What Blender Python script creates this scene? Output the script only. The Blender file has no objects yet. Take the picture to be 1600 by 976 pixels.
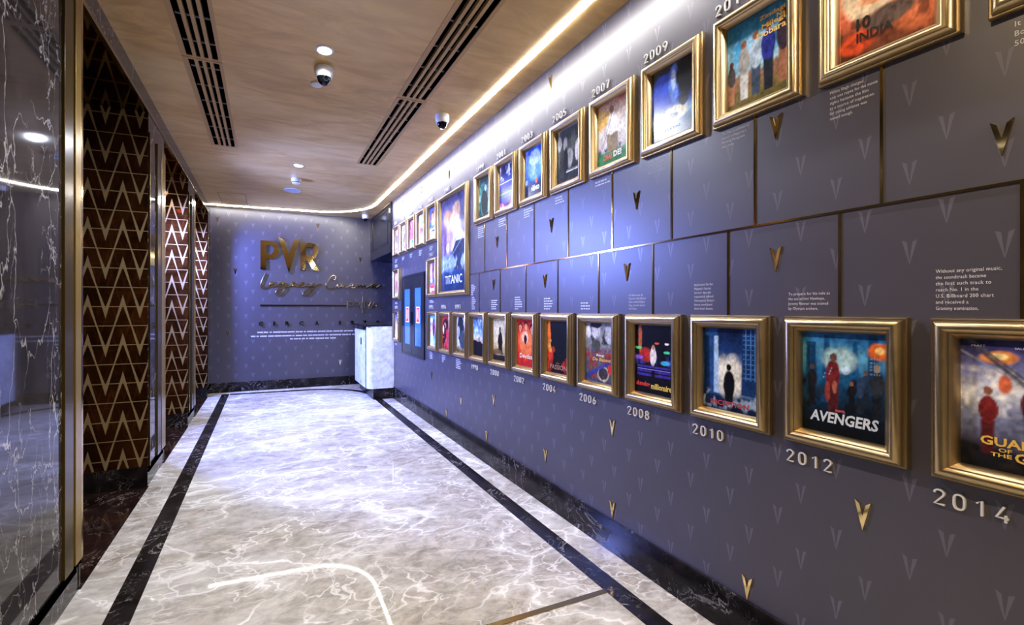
import bpy, bmesh, math, random
import numpy as np
from mathutils import Vector, Matrix
random.seed(7); np.random.seed(7)
S = bpy.context.scene
COL = S.collection
PI = math.pi

# ------------------------------------------------------------------ camera, light, exposure
cam = bpy.data.cameras.new('camera'); cam.sensor_width = 36.0; cam.lens = 692 / 1600 * 36
cam.shift_x = 0.0625; cam.shift_y = -5.5 / 1600; cam.clip_start = 0.02
co = bpy.data.objects.new('camera', cam); COL.objects.link(co)
co.location = (0, 0, 1.4); co.rotation_euler = (PI / 2, 0, -math.radians(22.3135))
S.camera = co
S.view_settings.view_transform = 'Standard'; S.view_settings.look = 'None'
S.view_settings.gamma = 1.0; S.view_settings.use_curve_mapping = False
S.view_settings.exposure = 0.0
w = bpy.data.worlds.new('world'); S.world = w; w.use_nodes = True
w.node_tree.nodes['Background'].inputs[0].default_value = (0.5, 0.5, 0.6, 1)
w.node_tree.nodes['Background'].inputs[1].default_value = 0.02
LED_POWER = 84.0
COOL = (0.74, 0.80, 1.0); BLUE = (0.20, 0.28, 1.0); WARM = (1.0, 0.76, 0.44)
DOWNLIGHTS = [(0.355, 3.0, COOL, 370), (0.357, 5.53, COOL, 310), (0.356, 0.47, WARM, 200), (0.356, -2.0, WARM, 420)]

# tilted wall lamps at the back of the far left alcoves: place, aim, colour, watts
ALCOVE_FILL_DOWN = [(-1.25, 5.3, (1.0, .84, .94), 75), (-1.25, 7.2, (.9, .84, 1.0), 75)]  # added soffit fill lights, out of view, to brighten the zigzag panels
ALCOVE_LAMPS = [((-1.7, 5.62, 2.42), (1.85, 5.5, .85), BLUE, 1400), ((-1.7, 7.35, 2.42), (1.3, 8.0, .8), BLUE, 1150)]

# ------------------------------------------------------------------ small node language
def lin(h):
    h = h.lstrip('#'); v = [int(h[i:i + 2], 16) / 255 for i in (0, 2, 4)]
    return tuple(c / 12.92 if c <= .04045 else ((c + .055) / 1.055) ** 2.4 for c in v)
def rgba(c):
    if isinstance(c, str): c = lin(c)
    return (c[0], c[1], c[2], 1)
class E:
    def __init__(s, nt, sock): s.nt, s.k = nt, sock
    def op(s, o, b=None, c=None):
        n = s.nt.nodes.new('ShaderNodeMath'); n.operation = o
        for i, v in enumerate((s, b, c)):
            if v is None: continue
            if isinstance(v, E): s.nt.links.new(v.k, n.inputs[i])
            else: n.inputs[i].default_value = v
        return E(s.nt, n.outputs[0])
    def __add__(s, b): return s.op('ADD', b)
    def __sub__(s, b): return s.op('SUBTRACT', b)
    def __mul__(s, b): return s.op('MULTIPLY', b)
    def __truediv__(s, b): return s.op('DIVIDE', b)
    def mod(s, b): return s.op('FLOORED_MODULO', b)
    def abs(s): return s.op('ABSOLUTE')
    def lt(s, b): return s.op('LESS_THAN', b)
    def gt(s, b): return s.op('GREATER_THAN', b)
    def max(s, b): return s.op('MAXIMUM', b)
    def min(s, b): return s.op('MINIMUM', b)
    def ss(s, a, b):
        n = s.nt.nodes.new('ShaderNodeMapRange'); n.interpolation_type = 'SMOOTHSTEP'
        s.nt.links.new(s.k, n.inputs[0]); n.inputs[1].default_value = a; n.inputs[2].default_value = b
        return E(s.nt, n.outputs[0])
class Mat:
    def __init__(s, name, col=(.5, .5, .5), rough=.5, metal=0., spec=None, coat=0.):
        m = bpy.data.materials.new(name); m.use_nodes = True; s.m = m; s.nt = m.node_tree
        s.b = s.nt.nodes['Principled BSDF']
        s.b.inputs['Base Color'].default_value = rgba(col); s.b.inputs['Roughness'].default_value = rough
        s.b.inputs['Metallic'].default_value = metal
        if spec is not None: s.b.inputs['Specular IOR Level'].default_value = spec
        if coat: s.b.inputs['Coat Weight'].default_value = coat; s.b.inputs['Coat Roughness'].default_value = .03
    def xyz(s, scale=(1, 1, 1)):
        t = s.nt.nodes.new('ShaderNodeTexCoord'); mp = s.nt.nodes.new('ShaderNodeMapping')
        mp.inputs['Scale'].default_value = scale
        s.nt.links.new(t.outputs['Object'], mp.inputs[0]); s.v = mp.outputs[0]
        sp = s.nt.nodes.new('ShaderNodeSeparateXYZ'); s.nt.links.new(s.v, sp.inputs[0])
        return [E(s.nt, o) for o in sp.outputs]
    def noise(s, scale, detail=4, rough=.55, dist=0., vec=None):
        n = s.nt.nodes.new('ShaderNodeTexNoise'); n.inputs['Scale'].default_value = scale
        n.inputs['Detail'].default_value = detail; n.inputs['Roughness'].default_value = rough
        n.inputs['Distortion'].default_value = dist
        s.nt.links.new(vec if vec is not None else s.v, n.inputs['Vector'])
        return E(s.nt, n.outputs[0])
    def mix(s, f, a, b):
        n = s.nt.nodes.new('ShaderNodeMix'); n.data_type = 'RGBA'
        if isinstance(f, E): s.nt.links.new(f.k, n.inputs[0])
        else: n.inputs[0].default_value = f
        for i, c in ((6, a), (7, b)):
            if isinstance(c, (tuple, str)): n.inputs[i].default_value = rgba(c)
            else: s.nt.links.new(c, n.inputs[i])
        return n.outputs[2]
    def set(s, **k):
        for a, v in k.items():
            i = s.b.inputs[a.replace('_', ' ')]
            if isinstance(v, E): s.nt.links.new(v.k, i)
            elif isinstance(v, bpy.types.NodeSocket): s.nt.links.new(v, i)
            else: i.default_value = v
        return s
    def bump(s, h, strength=.2, dist=.01):
        n = s.nt.nodes.new('ShaderNodeBump'); n.inputs['Strength'].default_value = strength
        n.inputs['Distance'].default_value = dist; s.nt.links.new(h.k, n.inputs['Height'])
        s.nt.links.new(n.outputs[0], s.b.inputs['Normal']); return s
M = {}
def simple(k, col, rough=.5, metal=0., **kw):
    M[k] = Mat(k, lin(col) if isinstance(col, str) else col, rough, metal, **kw).m

# pale grey marble of the floor
f = Mat('pale_marble', rough=.035, spec=.06); f.xyz((.62, 1., 1)); plain = f.v
def warped(amount, scale, base):
    n = f.nt.nodes.new('ShaderNodeTexNoise'); n.inputs['Scale'].default_value = scale; n.inputs['Detail'].default_value = 4
    f.nt.links.new(base, n.inputs['Vector'])
    m = f.nt.nodes.new('ShaderNodeVectorMath'); m.operation = 'MULTIPLY_ADD'
    f.nt.links.new(n.outputs['Color'], m.inputs[0]); m.inputs[1].default_value = (amount,) * 3; f.nt.links.new(base, m.inputs[2]); return m.outputs[0]
def cracks(vec, scale, width):
    n = f.nt.nodes.new('ShaderNodeTexVoronoi'); n.feature = 'DISTANCE_TO_EDGE'; n.inputs['Scale'].default_value = scale
    f.nt.links.new(vec, n.inputs['Vector']); return E(f.nt, n.outputs['Distance']).ss(width, 0.)
w1 = warped(.9, 1.1, plain); w2 = warped(.5, 2.3, plain)
w3 = warped(.16, 7., w1); w4 = warped(.12, 11., w2)
big = cracks(w3, 1.25, .020); halo = cracks(w3, 1.25, .16); mid = cracks(w4, 2.9, .022); halo2 = cracks(w4, 2.9, .14); fine = cracks(w4, 8., .05)
gate = f.noise(.9, 3, .5); gate2 = f.noise(1.9, 3, .5); gate3 = f.noise(2.6, 3, .5)
patch = f.noise(.8, 4, .6, .5); grain = f.noise(11., 10, .78, .5); streak = f.noise(3.2, 8, .75, 1.6)
c = f.mix(grain.ss(.32, .68), '#756e63', '#aea79b')
c = f.mix(patch.ss(.42, .64) * .5, c, '#a9a8a3')
c = f.mix(streak.ss(.47, .72) * .5, c, '#c3c1bb')
c = f.mix((halo * gate.ss(.38, .6)).max(halo2 * gate2.ss(.45, .62)) * .36, c, '#d6d4ce')
c = f.mix((big * gate.ss(.36, .56) * .62).max(mid * gate2.ss(.42, .58) * .55).max(fine * gate3.ss(.42, .58) * .45), c, '#eae8e2')
f.set(Base_Color=c); M['pale'] = f.m
def dark_marble(k, base, base2, vein, rough, amt, scale=1.):
    f = Mat(k, rough=rough, spec=.18); f.xyz((scale, scale, scale))
    a = f.noise(2.2, 5, .6, 1.8); b = f.noise(6.5, 5, .6, 2.5); g = f.noise(1.6, 3)
    va = (a - .5).abs().ss(.011, 0.) * g.ss(.45, .6); vb = (b - .5).abs().ss(.012, 0.) * f.noise(3.1, 2).ss(.5, .66)
    c = f.mix(f.noise(3.5, 6, .65).ss(.35, .7), base, base2)
    c = f.mix(va.max(vb * .7) * amt, c, vein)
    f.set(Base_Color=c); M[k] = f.m
dark_marble('black_marble', '#100e0e', '#231e1d', '#9a9690', .16, .8, 1.6)
f = Mat('pier_marble', rough=.04, spec=.3); f.xyz((1.4, 1.4, .62)); plain = f.v
w1 = warped(.55, 2.6, plain); w2 = warped(.35, 5., plain)
w3 = warped(.10, 14., w1); w4 = warped(.08, 20., w2); v1 = cracks(w3, 2.6, .013) * f.noise(2.2, 3).ss(.42, .56); v2 = cracks(w4, 6.5, .022) * f.noise(3.1, 3).ss(.45, .6)
c = f.mix(f.noise(3.5, 6, .65).ss(.35, .7), '#262220', '#37312e')
c = f.mix(v1.max(v2 * .8) * .62, c, '#c4bfb6'); f.set(Base_Color=c); M['pier_marble'] = f.m
dark_marble('brown_marble', '#150d0b', '#2a1a15', '#8d8077', .07, .6, 1.8)
f = Mat('white_marble', rough=.28); f.xyz()
a = f.noise(7., 6, .65, 1.2); b = f.noise(16., 6, .6, 1.)
c = f.mix(a.ss(.3, .7), '#b6bcc0', '#e2e6e8'); c = f.mix((b - .5).abs().ss(.03, 0.) * .4, c, '#8d959b')
f.set(Base_Color=c); M['white_marble'] = f.m

# wall covering with a half drop of small printed V marks
def wall_cover(k, axis, p, q, lat, hw, hh, base, mark, amt=.75):
    f = Mat(k, rough=.38, spec=.75); X = f.xyz(); u, z = X[axis], X[2]
    tot = None
    for u0, z0 in lat:
        dx = (u - (u0 - p / 2)).mod(p) - p / 2; dz = (z - (z0 - q / 2)).mod(q) - q / 2
        t = (dz + hh) / (2 * hh)
        arm = (dx.abs() - t * hw * .72).abs().lt(t * (hw * .26) + hw * .05)
        top = dz - dx.abs() * .55
        v = arm * (dz + hh).gt(0.) * top.lt(hh - hw * .55)
        tot = v if tot is None else tot.max(v)
    grain = f.noise(3., 5, .6)
    c = f.mix(grain.ss(.3, .7), base, tuple(x * 1.12 for x in lin(base)))
    c = f.mix(tot * amt, c, mark)
    f.set(Base_Color=c, Roughness=tot * -.06 + .38); M[k] = f.m
WALLC, MARKC = '#3a3743', '#5c596a'
wall_cover('wall_cover_side', 1, .192, .2455, [(.537, .595), (.648, .4635)], .0175, .0375, WALLC, MARKC)
wall_cover('wall_cover_back', 0, .267, .285, [(.058, 1.122), (.2145, 1.277)], .0245, .04, WALLC, MARKC, 1.)

# bronze plaster of the ceiling
f = Mat('bronze_plaster', rough=.42, metal=.25); f.xyz((1, 3.2, 1))
a = f.noise(1.8, 6, .62, 1.5); b = f.noise(.6, 4, .5, .5)
c = f.mix(a.ss(.3, .72), '#c09a58', '#dcb974'); c = f.mix(b.ss(.4, .7) * .5, c, '#e6cb8c')
f.set(Base_Color=c, Roughness=a * .22 + .30); M['plaster'] = f.m

# tinted bronze mirror with satin zigzag inlay
def zig_mirror(k, axis):
    f = Mat(k, rough=.03, metal=1.); X = f.xyz(); u, z = X[axis], X[2]
    P, Q, A = .2215, .297, .2
    tri = ((u + 1.25 + P / 2).mod(P) - P / 2).abs() * (-4 * A / P) + A
    dz = (z - tri - (1.567 - Q / 2)).mod(Q) - Q / 2
    band = dz.abs().lt(tri.abs() * .125 + .016)
    line = ((z - (1.567 - Q / 4)).mod(Q / 2) - Q / 4).abs().lt(.0032)
    pat = band.max(line)
    sm = f.noise(1.4, 4, .6, 2.5)
    c0 = f.mix(sm.ss(.35, .65), '#472811', '#784522')
    f.set(Base_Color=f.mix(pat, c0, '#a08a62'), Roughness=pat * .3 + .035, Metallic=pat * -.35 + .85)
    M[k] = f.m
zig_mirror('zigzag_mirror_x', 0); zig_mirror('zigzag_mirror_y', 1)
simple('bronze_mirror', '#77602f', .05, 1.); simple('bronze_satin', '#4a3c1c', .2, .45, spec=.15); simple('brass_satin', '#8f763c', .24, .5, spec=.15)
simple('brass', '#b49a62', .12, 1.)
simple('brass_dull', '#8c7648', .2, 1.)
f = Mat('frame_gold', lin('#b8a27a'), .24, 1.); f.xyz((1, 1, 1))
f.set(Roughness=f.noise(22., 3) * .12 + .25); M['frame_gold'] = f.m
simple('mirror_gold', '#dcc48c', .05, 1.)
simple('dark_bronze', '#4a3c26', .18, 1.)
simple('black', '#060606', .35); simple('duct_black', '#020202', .9, spec=0.); simple('black_gloss', '#0a0b0c', .08)
simple('panel_dark', '#1f1e1d', .1, spec=.4)
simple('door_black', '#15171c', .3)
simple('white_plastic', '#d9dadb', .35)
simple('grey_plastic', '#8d9092', .4)
simple('vent_metal', '#b8975c', .4, .2)
simple('numeral_white', '#c9c8c4', .4); simple('print_white', '#c4c3cc', .5)
simple('hose_glass', '#3f6ea6', .08, spec=.6)
simple('sign_red', '#c52a22', .4); simple('sign_white', '#e9e4dc', .4)
simple('tint_dome', '#050506', .05, spec=.25)
def emitter(k, col, st):
    m = bpy.data.materials.new(k); m.use_nodes = True; nt = m.node_tree; nt.nodes.clear()
    o = nt.nodes.new('ShaderNodeOutputMaterial'); e = nt.nodes.new('ShaderNodeEmission')
    e.inputs[0].default_value = rgba(col); e.inputs[1].default_value = st; nt.links.new(e.outputs[0], o.inputs[0]); M[k] = m
emitter('led', (1., .98, .97), LED_POWER); emitter('lamp_glow', (.95, .93, 1.), 14)
f = Mat('poster_paint', rough=.22, spec=.5)
at = f.nt.nodes.new('ShaderNodeVertexColor'); at.layer_name = 'paint'; f.set(Base_Color=at.outputs[0]); M['poster_paint'] = f.m
INK = {}
def ink(c):
    if c not in INK: INK[c] = Mat('ink_' + c.strip('#'), lin(c), .35).m
    return INK[c]

# ------------------------------------------------------------------ object helpers
def tag(o, label, cat, group=None):
    o['label'] = label; o['category'] = cat
    if group: o['group'] = group
    return o
def empty(name, loc, rz=0., label=None, cat=None, group=None):
    o = bpy.data.objects.new(name, None); COL.objects.link(o); o.location = loc; o.rotation_euler = (0, 0, rz)
    o.empty_display_size = .05
    if label: tag(o, label, cat, group)
    return o
def link(name, me, mats, parent=None, loc=(0, 0, 0), rz=0.):
    o = bpy.data.objects.new(name, me); COL.objects.link(o)
    if not isinstance(mats, (list, tuple)): mats = [mats]
    if not me.materials:
        for m in mats: me.materials.append(M[m] if isinstance(m, str) else m)
    o.location = loc; o.rotation_euler = (0, 0, rz); o.parent = parent
    return o
def struct(name, bm, mats):
    o = obj(name, bm, mats); o['kind'] = 'structure'; return o
def obj(name, bm, mats, parent=None, loc=(0, 0, 0), rz=0., smooth=False):
    bmesh.ops.recalc_face_normals(bm, faces=bm.faces)
    me = bpy.data.meshes.new(name); bm.to_mesh(me); bm.free()
    if smooth:
        for p in me.polygons: p.use_smooth = True
        me.set_sharp_from_angle(angle=math.radians(40))
    return link(name, me, mats, parent, loc, rz)
def B(): return bmesh.new()
def box(bm, x0, x1, y0, y1, z0, z1, mi=0, bev=0.):
    r = bmesh.ops.create_cube(bm, size=1.)
    vs = r['verts']
    for v in vs:
        v.co = Vector((x0 + (v.co.x + .5) * (x1 - x0), y0 + (v.co.y + .5) * (y1 - y0), z0 + (v.co.z + .5) * (z1 - z0)))
    fs = {f for v in vs for f in v.link_faces}
    for f in fs: f.material_index = mi
    if bev:
        es = {e for v in vs for e in v.link_edges}
        bmesh.ops.bevel(bm, geom=list(es), offset=bev, segments=2, affect='EDGES', profile=.5)
    return bm
def lathe(bm, prof, n=32, mi=0, c=(0, 0, 0)):
    rings = []
    for r, z in prof:
        if r < 1e-6: rings.append([bm.verts.new((c[0], c[1], c[2] + z))])
        else: rings.append([bm.verts.new((c[0] + r * math.cos(2 * PI * i / n), c[1] + r * math.sin(2 * PI * i / n), c[2] + z)) for i in range(n)])
    for a, b in zip(rings, rings[1:]):
        for i in range(n):
            j = (i + 1) % n
            if len(a) == 1 and len(b) == 1: continue
            q = [a[0], b[j], b[i]] if len(a) == 1 else [a[i], a[j], b[0]] if len(b) == 1 else [a[i], a[j], b[j], b[i]]
            bm.faces.new(q).material_index = mi
    return bm
def prism(bm, pts, y0, y1, holes=(), mi=0):          # outline in local x-z, thickness along y
    def ring(l, y): return [bm.verts.new((x, y, z)) for x, z in l]
    loops = [pts] + list(holes)
    fr = [ring(l, y0) for l in loops]; bk = [ring(l, y1) for l in loops]
    for a, b in zip(fr, bk):
        for i in range(len(a)):
            j = (i + 1) % len(a); bm.faces.new((a[i], a[j], b[j], b[i])).material_index = mi
    for side in (fr, bk):
        es = []
        for l in side:
            for i in range(len(l)): es.append(bm.edges.get((l[i], l[(i + 1) % len(l)])))
        bmesh.ops.triangle_fill(bm, use_beauty=True, edges=es)
    return bm
def tube(bm, pts, r, n=6, sy=1.):                      # stroke in local x-z
    pts = [Vector(p) for p in pts]; rings = []
    for i, p in enumerate(pts):
        d = (pts[min(i + 1, len(pts) - 1)] - pts[max(i - 1, 0)]).normalized()
        a = Vector((0, 1, 0)); b = d.cross(a).normalized()
        rings.append([bm.verts.new(p + b * (r * math.cos(2 * PI * k / n)) + a * (sy * r * math.sin(2 * PI * k / n))) for k in range(n)])
    for a, b in zip(rings, rings[1:]):
        for k in range(n): bm.faces.new((a[k], a[(k + 1) % n], b[(k + 1) % n], b[k]))
    bm.faces.new(rings[0]); bm.faces.new(rings[-1][::-1]); return bm
def smooth_path(p, k=3):                               # Catmull-Rom through 2-D points
    o = []
    for i in range(len(p) - 1):
        a, b, c, d = p[max(i - 1, 0)], p[i], p[i + 1], p[min(i + 2, len(p) - 1)]
        for s in range(k):
            t = s / k
            o.append(tuple(.5 * (2 * b[m] + (c[m] - a[m]) * t + (2 * a[m] - 5 * b[m] + 4 * c[m] - d[m]) * t * t + (3 * b[m] - a[m] - 3 * c[m] + d[m]) * t ** 3) for m in (0, 1)))
    return o + [p[-1]]
def ribbon(bm, path, half, z0, z1, mi=0):              # flat band along an x-y path
    n = len(path); L, R = [], []
    for i in range(n):
        a, b = Vector(path[max(i - 1, 0)]), Vector(path[min(i + 1, n - 1)]); d = (b - a).normalized(); nn = Vector((-d.y, d.x))
        p = Vector(path[i]); L.append(p + nn * half); R.append(p - nn * half)
    V = [[bm.verts.new((q.x, q.y, z)) for q in l] for l, z in ((L, z0), (R, z0), (L, z1), (R, z1))]
    for i in range(n - 1):
        for a, b in ((0, 1), (1, 3), (3, 2), (2, 0)):
            bm.faces.new((V[a][i], V[a][i + 1], V[b][i + 1], V[b][i])).material_index = mi
    for i in (0, n - 1): bm.faces.new((V[0][i], V[1][i], V[3][i], V[2][i])).material_index = mi
    return bm
DG = None
TXT = {}
def text_mesh(s, bold=0., extrude=0., shear=0., spacing=1., align='LEFT'):   # unit text, local x-z plane, facing -y
    key = (s, bold, extrude, shear, spacing, align)
    if key in TXT: return TXT[key].copy()
    cu = bpy.data.curves.new('lettering', 'FONT'); cu.body = s; cu.size = 1.; cu.offset = bold; cu.extrude = extrude
    cu.shear = shear; cu.space_character = spacing; cu.resolution_u = 2; cu.align_x = align
    o = bpy.data.objects.new('lettering', cu); COL.objects.link(o)
    bpy.context.view_layer.update()
    me = bpy.data.meshes.new_from_object(o.evaluated_get(bpy.context.evaluated_depsgraph_get()))
    bpy.data.objects.remove(o); bpy.data.curves.remove(cu)
    me.materials.clear(); me.transform(Matrix.Rotation(PI / 2, 4, 'X')); TXT[key] = me
    return me.copy()
def fit(me, x0, x1, z0, z1, y=None, keep=False):       # scale a text mesh into a box; y = (front, depth)
    n = len(me.vertices); c = np.empty(n * 3); me.vertices.foreach_get('co', c); c = c.reshape(-1, 3)
    lo, hi = c.min(0), c.max(0); sz = np.maximum(hi - lo, 1e-6)
    sx, szz = (x1 - x0) / sz[0], (z1 - z0) / sz[2]
    if keep: sx = szz = min(sx, szz)
    c[:, 0] = x0 + (c[:, 0] - lo[0]) * sx; c[:, 2] = z0 + (c[:, 2] - lo[2]) * szz
    if y is not None: c[:, 1] = y[0] if sz[1] < 1e-5 else y[0] + (c[:, 1] - lo[1]) / sz[1] * y[1]
    me.vertices.foreach_set('co', c.ravel()); me.update(); return me

# ------------------------------------------------------------------ the room
XL, XR, YB, ZC = -.862, 1.85, 8.3, 3.10
YN = -3.2
struct('floor', box(B(), -1.9, 3.3, YN, YB + .1, -.12, 0), 'pale')
# black border inlay: left run, curved far run, right run
bm = B()
def arc(cx, cy, r, a0, a1, n=22): return [(cx + r * math.cos(a0 + (a1 - a0) * i / n), cy + r * math.sin(a0 + (a1 - a0) * i / n)) for i in range(n + 1)]
path = [(1.612, YN + .05), (1.612, 4.), (1.612, 7.05)] + arc(.66, 7.05, .952, .05, PI / 2) + [(.3, 8.025), (-.1, 8.05), (-.55, 8.06)]
ribbon(bm, path, .055, -.002, .0015); struct('floor_inlay', bm, 'black_marble')
struct('floor_inlay', ribbon(B(), [(-.618, YN + .05), (-.618, 3.), (-.618, 8.115)], .056, -.002, .0017), 'black_marble')
for y0, y1 in ((2.745, 4.142), (4.71, 6.067), (6.577, 7.93)):
    struct('floor_alcove', box(B(), -1.75, XL + .004, y0, y1, -.01, .0016), 'brown_marble')
struct('trim_1', box(B(), -.56, 1.557, 1.723, 1.751, -.002, .003), 'brass_dull')

# ceiling with openings for the four linear diffusers
HOLES = [(-.492, -.302, 1.745, 3.395), (-.492, -.302, 3.445, 5.145), (1.0, 1.196, 1.755, 3.405), (1.0, 1.196, 3.462, 5.168)]
xs = sorted({-1.9, 3.3} | {h[i] for h in HOLES for i in (0, 1)}); ys = sorted({YN, YB + .1} | {h[i] for h in HOLES for i in (2, 3)})
bm = B()
for a, b in zip(xs, xs[1:]):
    for c_, d in zip(ys, ys[1:]):
        mx, my = (a + b) / 2, (c_ + d) / 2
        if any(h[0] < mx < h[1] and h[2] < my < h[3] for h in HOLES): continue
        vs = [bm.verts.new(p) for p in ((a, c_, ZC), (a, d, ZC), (b, d, ZC), (b, c_, ZC))]; bm.faces.new(vs)
bmesh.ops.remove_doubles(bm, verts=bm.verts, dist=1e-5)
box(bm, -1.9, 3.3, YN, YB + .1, ZC + .12, ZC + .16)
struct('ceiling', bm, 'plaster')

struct('wall_right', box(B(), XR, XR + .1, YN, 6.834, 0, ZC), 'wall_cover_side')
struct('wall_back', box(B(), -1.9, 3.3, YB, YB + .1, 0, ZC), 'wall_cover_back')
struct('wall_rear', box(B(), -1.9, 3.3, YN - .1, YN, 0, ZC), 'wall_cover_back')
struct('wall_niche', box(B(), XR + .1, 3.2, 6.734, 6.834, 0, ZC), 'wall_cover_back')
struct('wall_niche_end', box(B(), 3.2, 3.3, 6.734, YB, 0, ZC), 'wall_cover_side')
struct('baseboard_right', box(B(), 1.838, XR + .001, YN, 6.834, 0, .19, bev=.002), 'black_marble')
struct('baseboard_back', box(B(), -.87, 3.2, 8.282, YB + .001, 0, .163, bev=.002), 'black_marble')

# left side: marble piers, alcoves lined with patterned mirror, soffit and fascia
BASE = .155; SOF = 2.952
def pier(y0, y1, strips, ztop):
    b = B(); box(b, -1.85, XL, y0, y1, BASE, SOF); box(b, -1.85, XL - .006, y0 + .002, y1 - .002, 0, BASE)
    struct('pillar', b, 'pier_marble')
    struct('trim_7', box(B(), XL - .004, XL + .008, y0 + .001, y1 - .004, BASE - .016, BASE + .004, bev=.001), 'duct_black')
    struct('trim_8', box(B(), XL - .004, XL + .004, y0 + .001, y1 - .05, BASE - .044, BASE - .024), 'duct_black')
    for a, c_, m in strips:
        p = .002 if m == 'duct_black' else .012
        struct('trim_2', box(B(), XL - .002, XL + p, a, c_, BASE + .004, ztop, bev=.0015), m)
pier(YN, 2.745, [(2.535, 2.632, 'bronze_satin'), (2.632, 2.66, 'duct_black'), (2.66, 2.728, 'brass_satin'), (2.728, 2.752, 'brass')], SOF)
pier(4.142, 4.71, [(4.142, 4.152, 'brass'), (4.41, 4.53, 'bronze_satin'), (4.53, 4.565, 'duct_black'), (4.565, 4.717, 'brass_satin')], 2.80)
pier(6.067, 6.577, [(6.067, 6.08, 'brass'), (6.27, 6.40, 'bronze_satin'), (6.40, 6.45, 'duct_black'), (6.45, 6.584, 'brass_satin')], 2.80)
pier(7.93, YB, [(7.93, 7.945, 'brass')], SOF)
for (a, b_) in ((2.745, 4.142), (4.71, 6.067), (6.577, 7.93)):
    struct('wall_left_panel', box(B(), -1.75, XL - .004, b_ - .008, b_ + .001, BASE, SOF), 'zigzag_mirror_x')
    struct('wall_left_panel', box(B(), -1.75, XL - .004, a - .001, a + .008, BASE, SOF), 'zigzag_mirror_x')
    struct('baseboard_left', box(B(), -1.75, XL - .003, b_ - .016, b_ + .001, 0, BASE + .006), 'black_marble')
    struct('baseboard_left', box(B(), -1.75, XL - .003, a - .001, a + .016, 0, BASE + .006), 'black_marble')
    struct('wall_left', box(B(), -1.85, -1.75, a, b_, 0, SOF), 'zigzag_mirror_y')
    struct('ceiling_alcove', box(B(), -1.75, XL - .02, a, b_, SOF, SOF + .02), 'bronze_mirror')
struct('wall_left_fascia', box(B(), -1.85, XL, YN, YB, SOF + .02, ZC), 'pier_marble')
struct('trim_3', box(B(), XL - .022, XL + .006, YN, YB, SOF - .002, SOF + .024, bev=.002), 'brass_dull')

# bulkhead over the far opening
b = B(); box(b, 1.82, 3.2, 6.834, YB, 2.30, ZC); struct('wall_bulkhead', b, 'panel_dark')
b = B(); box(b, 1.806, 1.822, 6.83, YB, 3.066, 3.096); struct('trim_4', b, 'frame_gold')
b = B()
for y0, y1, z0, z1 in ((7.0, 8.1, 2.45, 2.456), (7.0, 8.1, 2.48, 2.484), (7.0, 8.1, 2.99, 2.996), (7.0, 7.006, 2.45, 2.99), (8.094, 8.1, 2.45, 2.99)):
    box(b, 1.816, 1.822, y0, y1, z0, z1)
struct('trim_5', b, 'dark_bronze')
tag(obj('door_sensor', box(B(), 1.806, 1.822, 6.86, 6.885, 2.93, 3.0, bev=.003), 'white_plastic'), 'small white sensor at the near upper corner of the dark bulkhead', 'sensor')

# brass inlay lines on the right wall
def trim(y0, y1, z0, z1): struct('trim_6', box(B(), XR - .004, XR + .001, y0, y1, z0, z1), 'brass')
trim(.2, 3.93, 1.735, 1.743)
PITCH = .4033; LOWC = .498; UPC = .7875
for k in range(-1, 8):
    yc = UPC + PITCH * k + .008; trim(yc - .004, yc + .004, 1.743, 2.2)
for k in range(0, 9):
    yc = LOWC + PITCH * k + .008; trim(yc - .004, yc + .004, 1.36, 1.735)

# LED strip along the right wall and round the far end
bm = B()
ribbon(bm, [(1.645, YN + .05), (1.645, 2.), (1.645, 5.), (1.645, 7.1)] + arc(.715, 7.1, .93, .05, PI / 2, 26) + [(.3, 8.06), (-.3, 8.10), (-.855, 8.12)], .021, ZC - .005, ZC - .0004)
tag(obj('led_strip', bm, 'led'), 'glowing white LED line running along the ceiling edge and curving across the far end', 'light')

# ------------------------------------------------------------------ ceiling fittings
def vent(name, x0, x1, h, label):
    hx0, hx1, y0, y1 = h
    r = empty(name, ((x0 + x1) / 2, (y0 + y1) / 2, ZC), 0, label, 'air vent', 'slotted ceiling vents')
    ox, oy = (x0 + x1) / 2, (y0 + y1) / 2; L = lambda bm: obj
    nb = 4; gap = (hx1 - hx0) / nb; bar = .022
    b = B()
    ya, yb = y0 - .02, y1 + .02
    box(b, x0 - ox, hx0 - ox, ya - oy, yb - oy, -.004, .002); box(b, hx1 - ox, x1 - ox, ya - oy, yb - oy, -.004, .002)
    box(b, hx0 - ox, hx1 - ox, ya - oy, y0 - oy, -.004, .002); box(b, hx0 - ox, hx1 - ox, y1 - oy, yb - oy, -.004, .002)
    obj('vent_frame', b, 'vent_metal', r)
    for i in range(1, nb):
        c_ = hx0 + gap * i - ox; obj('slat', box(B(), c_ - bar / 2, c_ + bar / 2, y0 - oy, y1 - oy, -.004, .02), 'vent_metal', r)
    b = B()
    for a, c_, d, e in ((hx0 - .002, hx0, y0, y1), (hx1, hx1 + .002, y0, y1), (hx0, hx1, y0 - .002, y0), (hx0, hx1, y1, y1 + .002)):
        box(b, a - ox, c_ - ox, d - oy, e - oy, .0025, .115)
    box(b, hx0 - ox, hx1 - ox, y0 - oy, y1 - oy, .11, .116)
    obj('vent_duct', b, 'duct_black', r)
    n = 6
    for i in range(n):
        yy = y0 + (y1 - y0) * (i + .5) / n - oy
        obj('slot_bridge', box(B(), hx0 - ox, hx1 - ox, yy - .004, yy + .004, .022, .03), 'grey_plastic', r)
vent('ceiling_vent', -.525, -.28, HOLES[0], 'near slotted air vent on the left side of the bronze ceiling')
vent('ceiling_vent', -.525, -.28, HOLES[1], 'far slotted air vent on the left side of the bronze ceiling')
vent('ceiling_vent', .968, 1.222, HOLES[2], 'near slotted air vent on the right of the ceiling beside the LED line')
vent('ceiling_vent', .968, 1.222, HOLES[3], 'far slotted air vent on the right of the ceiling beside the LED line')

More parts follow.
